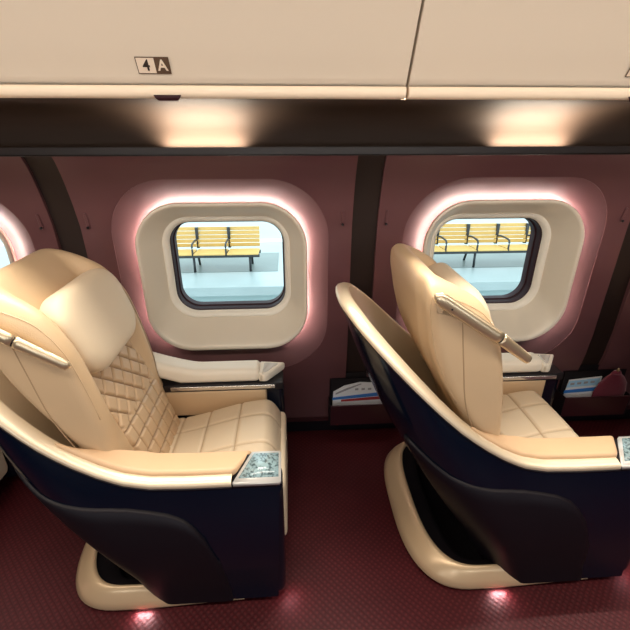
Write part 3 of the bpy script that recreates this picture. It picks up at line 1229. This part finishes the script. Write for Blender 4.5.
# ------------------------------------------------------------------ coat hooks on the wall panels
def hook_at(x, label):
    z0, z1 = 1.185, 1.262
    root = empty('coat_hook', (x, ywall(1.22), 1.22))
    ax = Vector((0, ywall(z1) - ywall(z0), z1 - z0)).normalized()
    nrm = Vector((0, -ax.z, ax.y))
    rows = []
    for off, g in ((0.0, 0.0), (0.0045, 0.0), (0.006, 0.0015)):
        row = []
        for a, b in rrect(0.013 - 2 * g, 0.070 - 2 * g, 0.0064 - g, 6):
            row.append(Vector((a, 0, 0)) + ax * b + nrm * off)
        rows.append(row)
    v, f = loft(rows, closed=True, cap1=True)
    sharp(mesh_obj('plate', v, f, M['maroon'], root), 40)
    p = ax * -0.026 + nrm * 0.005
    v, f = tube([p, p + nrm * 0.010], [0.0045, 0.0055], 10)
    mesh_obj('knob', v, f, M['black'], root)
    return tag(root, label, 'hook', 'coat hooks beside the windows')


hook_at(-0.872, 'small maroon coat hook left of the window with bench backs, above the quilted seat')
hook_at(0.232, 'small maroon coat hook right of the whole window, left of the middle pillar')
hook_at(0.428, 'small maroon coat hook just right of the middle dark pillar')
hook_at(-1.068, 'small maroon coat hook left of the curved dark pillar at upper left')
hook_at(1.532, 'small maroon coat hook at the far right beyond the second window')

# ------------------------------------------------------------------ wall pockets and what they hold


def pocket_at(x, label):
    root = empty('magazine_pocket', (x, 1.925, 0.10))
    wd = 0.37
    box('back_plate', 0, wd, -0.006, 0.001, 0.0, 0.285, M['black'], root, bev=0.002)
    v = [Vector((0, -0.080, 0.0)), Vector((wd, -0.080, 0.0)), Vector((wd, -0.083, 0.125)), Vector((0, -0.083, 0.125)), Vector((0, -0.076, 0.0)), Vector((wd, -0.076, 0.0)), Vector((wd, -0.078, 0.125)), Vector((0, -0.078, 0.125))]
    mesh_obj('front_plate', v, [(0, 1, 2, 3), (4, 7, 6, 5), (3, 2, 6, 7), (0, 4, 5, 1), (0, 3, 7, 4), (1, 5, 6, 2)], M['pocket'], root, smooth=False)
    box('side_plate', -0.006, 0.0, -0.083, 0.004, 0.0, 0.13, M['black'], root, bev=0.002)
    box('side_plate', wd, wd + 0.006, -0.083, 0.004, 0.0, 0.13, M['black'], root, bev=0.002)
    box('bottom_plate', 0, wd, -0.078, 0.0, -0.004, 0.002, M['black'], root)
    box('top_edge', -0.002, wd + 0.002, -0.085, -0.077, 0.122, 0.128, M['pocket'], root, bev=0.002)
    return tag(root, label, 'pocket', 'magazine pockets on the wall')


def sheet(root, name, pts, off, m, th=0.0015):
    """a flat printed shape standing in the pocket; pts are (x,z) in the root's frame, off = forward"""
    v = [Vector((x, off + lean(z), z)) for x, z in pts]
    v2 = [p + Vector((0, th, 0)) for p in v]
    n = len(v)
    f = [tuple(range(n)), tuple(range(n, 2 * n))[::-1]] + [(k, (k + 1) % n, n + (k + 1) % n, n + k) for k in range(n)]
    return mesh_obj(name, v + v2, f, m, root, smooth=False)


def lean(z):
    return -0.05 * (0.13 - z)


def brochure(x, label, kind):
    root = empty('brochure', (x, 1.925, 0.103))
    if kind == 'a':
        sh = sheet(root, 'cover', [(0.008, 0.0), (0.30, 0.0), (0.30, 0.225), (0.16, 0.235), (0.075, 0.215), (0.018, 0.180)], -0.036, M['paper'], 0.006)
        sheet(sh, 'blue_band', [(0.012, 0.132), (0.28, 0.150), (0.28, 0.172), (0.012, 0.146)], -0.0376, M['blue'])
        sheet(sh, 'grey_band', [(0.03, 0.165), (0.10, 0.195), (0.17, 0.225), (0.165, 0.228), (0.09, 0.203), (0.03, 0.174)], -0.0376, M['greyprint'])
        for k in range(3):
            sheet(sh, 'print_block', [(0.135 + 0.035 * k, 0.188), (0.153 + 0.035 * k, 0.189), (0.153 + 0.035 * k, 0.200), (0.135 + 0.035 * k, 0.199)], -0.0376, M['greyprint'])
        sheet(sh, 'red_band', [(0.06, 0.12), (0.28, 0.128), (0.28, 0.146), (0.06, 0.132)], -0.0379, M['redprint'])
    else:
        sh = sheet(root, 'cover', [(0.010, 0.0), (0.215, 0.0), (0.215, 0.222), (0.030, 0.205)], -0.036, M['paper'], 0.006)
        sheet(sh, 'sky_band', [(0.020, 0.160), (0.205, 0.172), (0.205, 0.214), (0.032, 0.200)], -0.0376, M['sky'])
        sheet(sh, 'blue_band', [(0.012, 0.124), (0.205, 0.134), (0.205, 0.158), (0.015, 0.142)], -0.0376, M['blue'])
        for k in range(4):
            sheet(sh, 'print_block', [(0.04 + 0.038 * k, 0.176 + 0.003 * k), (0.062 + 0.038 * k, 0.178 + 0.003 * k), (0.062 + 0.038 * k, 0.190 + 0.003 * k), (0.04 + 0.038 * k, 0.188 + 0.003 * k)], -0.0392, M['greyprint'])
    return tag(root, label, 'brochure')


def booklet(x, label):
    root = empty('booklet', (x, 1.925, 0.103))
    sheet(root, 'cover', [(0.004, 0.0), (0.32, 0.0), (0.32, 0.256), (0.004, 0.250)], -0.024, M['black'], 0.008)
    return tag(root, label, 'booklet', 'black booklets in the wall pockets')


PK = 0.192
pocket_at(PK, 'dark maroon wall pocket low between the two seats')
booklet(PK, 'black booklet behind the folded white brochure, low between the seats')
brochure(PK, 'folded white and blue brochure standing in the pocket between the seats', 'a')
pocket_at(PK + PITCH, 'dark maroon wall pocket at far right holding a pouch')
booklet(PK + PITCH, 'black booklet behind the sky-blue brochure at far right')
brochure(PK + PITCH, 'white and sky-blue brochure leaning beside the maroon pouch', 'b')
# drawstring pouch
root = empty('pouch', (PK + PITCH + 0.255, 1.869, 0.105))
rows = []
for k in range(15):
    f = k / 14
    z = 0.27 * f
    wv = interp([(0, 0.085), (0.5, 0.095), (0.72, 0.082), (0.86, 0.055), (0.94, 0.030), (1, 0.022)], f)
    dv = interp([(0, 0.011), (0.5, 0.014), (0.8, 0.014), (0.94, 0.010), (1, 0.008)], f)
    rows.append([Vector((wv * math.cos(a) * (1 + 0.03 * math.sin(5 * a + 3 * f)) + 0.012 * f, dv * math.sin(a) * (1 + 0.15 * math.sin(4 * a + 7 * f)), z)) for a in [2 * math.pi * q / 28 for q in range(28)]])
v, f = loft(rows, closed=True, cap0=True, cap1=True)
mesh_obj('bag', v, f, M['pouch'], root)
v, f = tube([(0.012 + 0.026 * math.cos(a), 0.0105 * math.sin(a), 0.252) for a in [2 * math.pi * q / 18 for q in range(19)]], 0.0035, 6)
mesh_obj('cord', v, f, M['pouch'], root)
v, f = tube([(0.012, -0.004, 0.268), (0.012, -0.005, 0.280), (0.013, -0.005, 0.290)], [0.005, 0.0065, 0.004], 8)
mesh_obj('cord_end', v, f, M['brass'], root)
tag(root, 'maroon drawstring pouch tucked beside a brochure in the wall pocket', 'pouch')

# ------------------------------------------------------------------ the station outside
PZ = -0.33
o = box('ground', -14, 16, 5.25, 16, PZ - 0.12, PZ, M['platform'])
tag(o, kind='structure')
o = box('platform_face', -14, 16, 5.30, 5.5, -2.2, PZ - 0.10, M['platform_edge'])
tag(o, kind='structure')
o = box('trackbed_ground', -14, 16, 2.2, 5.4, -2.3, -2.15, M['platform_edge'])
tag(o, kind='structure')
o = box('platform_line', -14, 16, 7.6, 7.85, PZ, PZ + 0.006, M['whiteline'])
tag(o, kind='structure')
UNIT = 0.47


def bench(x_right, units, label):
    root = empty('station_bench', (x_right - UNIT * units / 2, 6.1, PZ))
    hw = UNIT * units / 2
    for u in range(units):
        xa = -hw + UNIT * u + 0.012
        xb = xa + UNIT - 0.024
        for k in range(5):
            z = 0.285 + 0.058 * k
            y = 0.16 + 0.016 * k
            box('slat', xa, xb, y, y + 0.016, z, z + 0.053, M['wood'], root, bev=0.003)
        for k in range(4):
            y = -0.24 + 0.095 * k
            box('slat', xa, xb, y, y + 0.085, 0.262 - 0.006 * k, 0.280 - 0.006 * k, M['wood'], root, bev=0.003)
        # arm loop at the right of each unit
        xc = xb + 0.012
        for xx in ([xc] if u < units - 1 else []) :
            v, f = tube(cr([(xx, 0.16, 0.39), (xx, 0.04, 0.415), (xx, -0.17, 0.415), (xx, -0.215, 0.38), (xx, -0.215, 0.31), (xx, -0.215, 0.25)], 18), 0.014, 8)
            mesh_obj('armrest', v, f, M['bench_metal'], root)
            box('back_bracket', xx - 0.022, xx + 0.022, 0.185, 0.225, 0.26, 0.57, M['bench_metal'], root, bev=0.003)
    box('seat_rail', -hw, hw, -0.20, -0.15, 0.215, 0.260, M['bench_metal'], root, bev=0.004)
    box('seat_rail', -hw, hw, 0.08, 0.13, 0.20, 0.242, M['bench_metal'], root, bev=0.004)
    step = max(1, units // 2)
    for u in sorted({0, units // 2, units}):
        xx = -hw + UNIT * u
        xx = min(max(xx, -hw + 0.14), hw - 0.14)
        v, f = tube([(xx, -0.175, 0.225), (xx, -0.185, 0.0)], 0.018, 8)
        mesh_obj('leg', v, f, M['bench_metal'], root)
        v, f = tube([(xx, 0.105, 0.215), (xx, 0.19, 0.0)], 0.018, 8)
        mesh_obj('leg', v, f, M['bench_metal'], root)
    return tag(root, label, 'bench', 'slatted benches on the platform')


bench(-0.455, 4, 'slatted yellow wooden platform bench outside the window, ending before bare paving')
bench(4.14, 6, 'slatted yellow wooden platform bench with arm loops outside the right window')
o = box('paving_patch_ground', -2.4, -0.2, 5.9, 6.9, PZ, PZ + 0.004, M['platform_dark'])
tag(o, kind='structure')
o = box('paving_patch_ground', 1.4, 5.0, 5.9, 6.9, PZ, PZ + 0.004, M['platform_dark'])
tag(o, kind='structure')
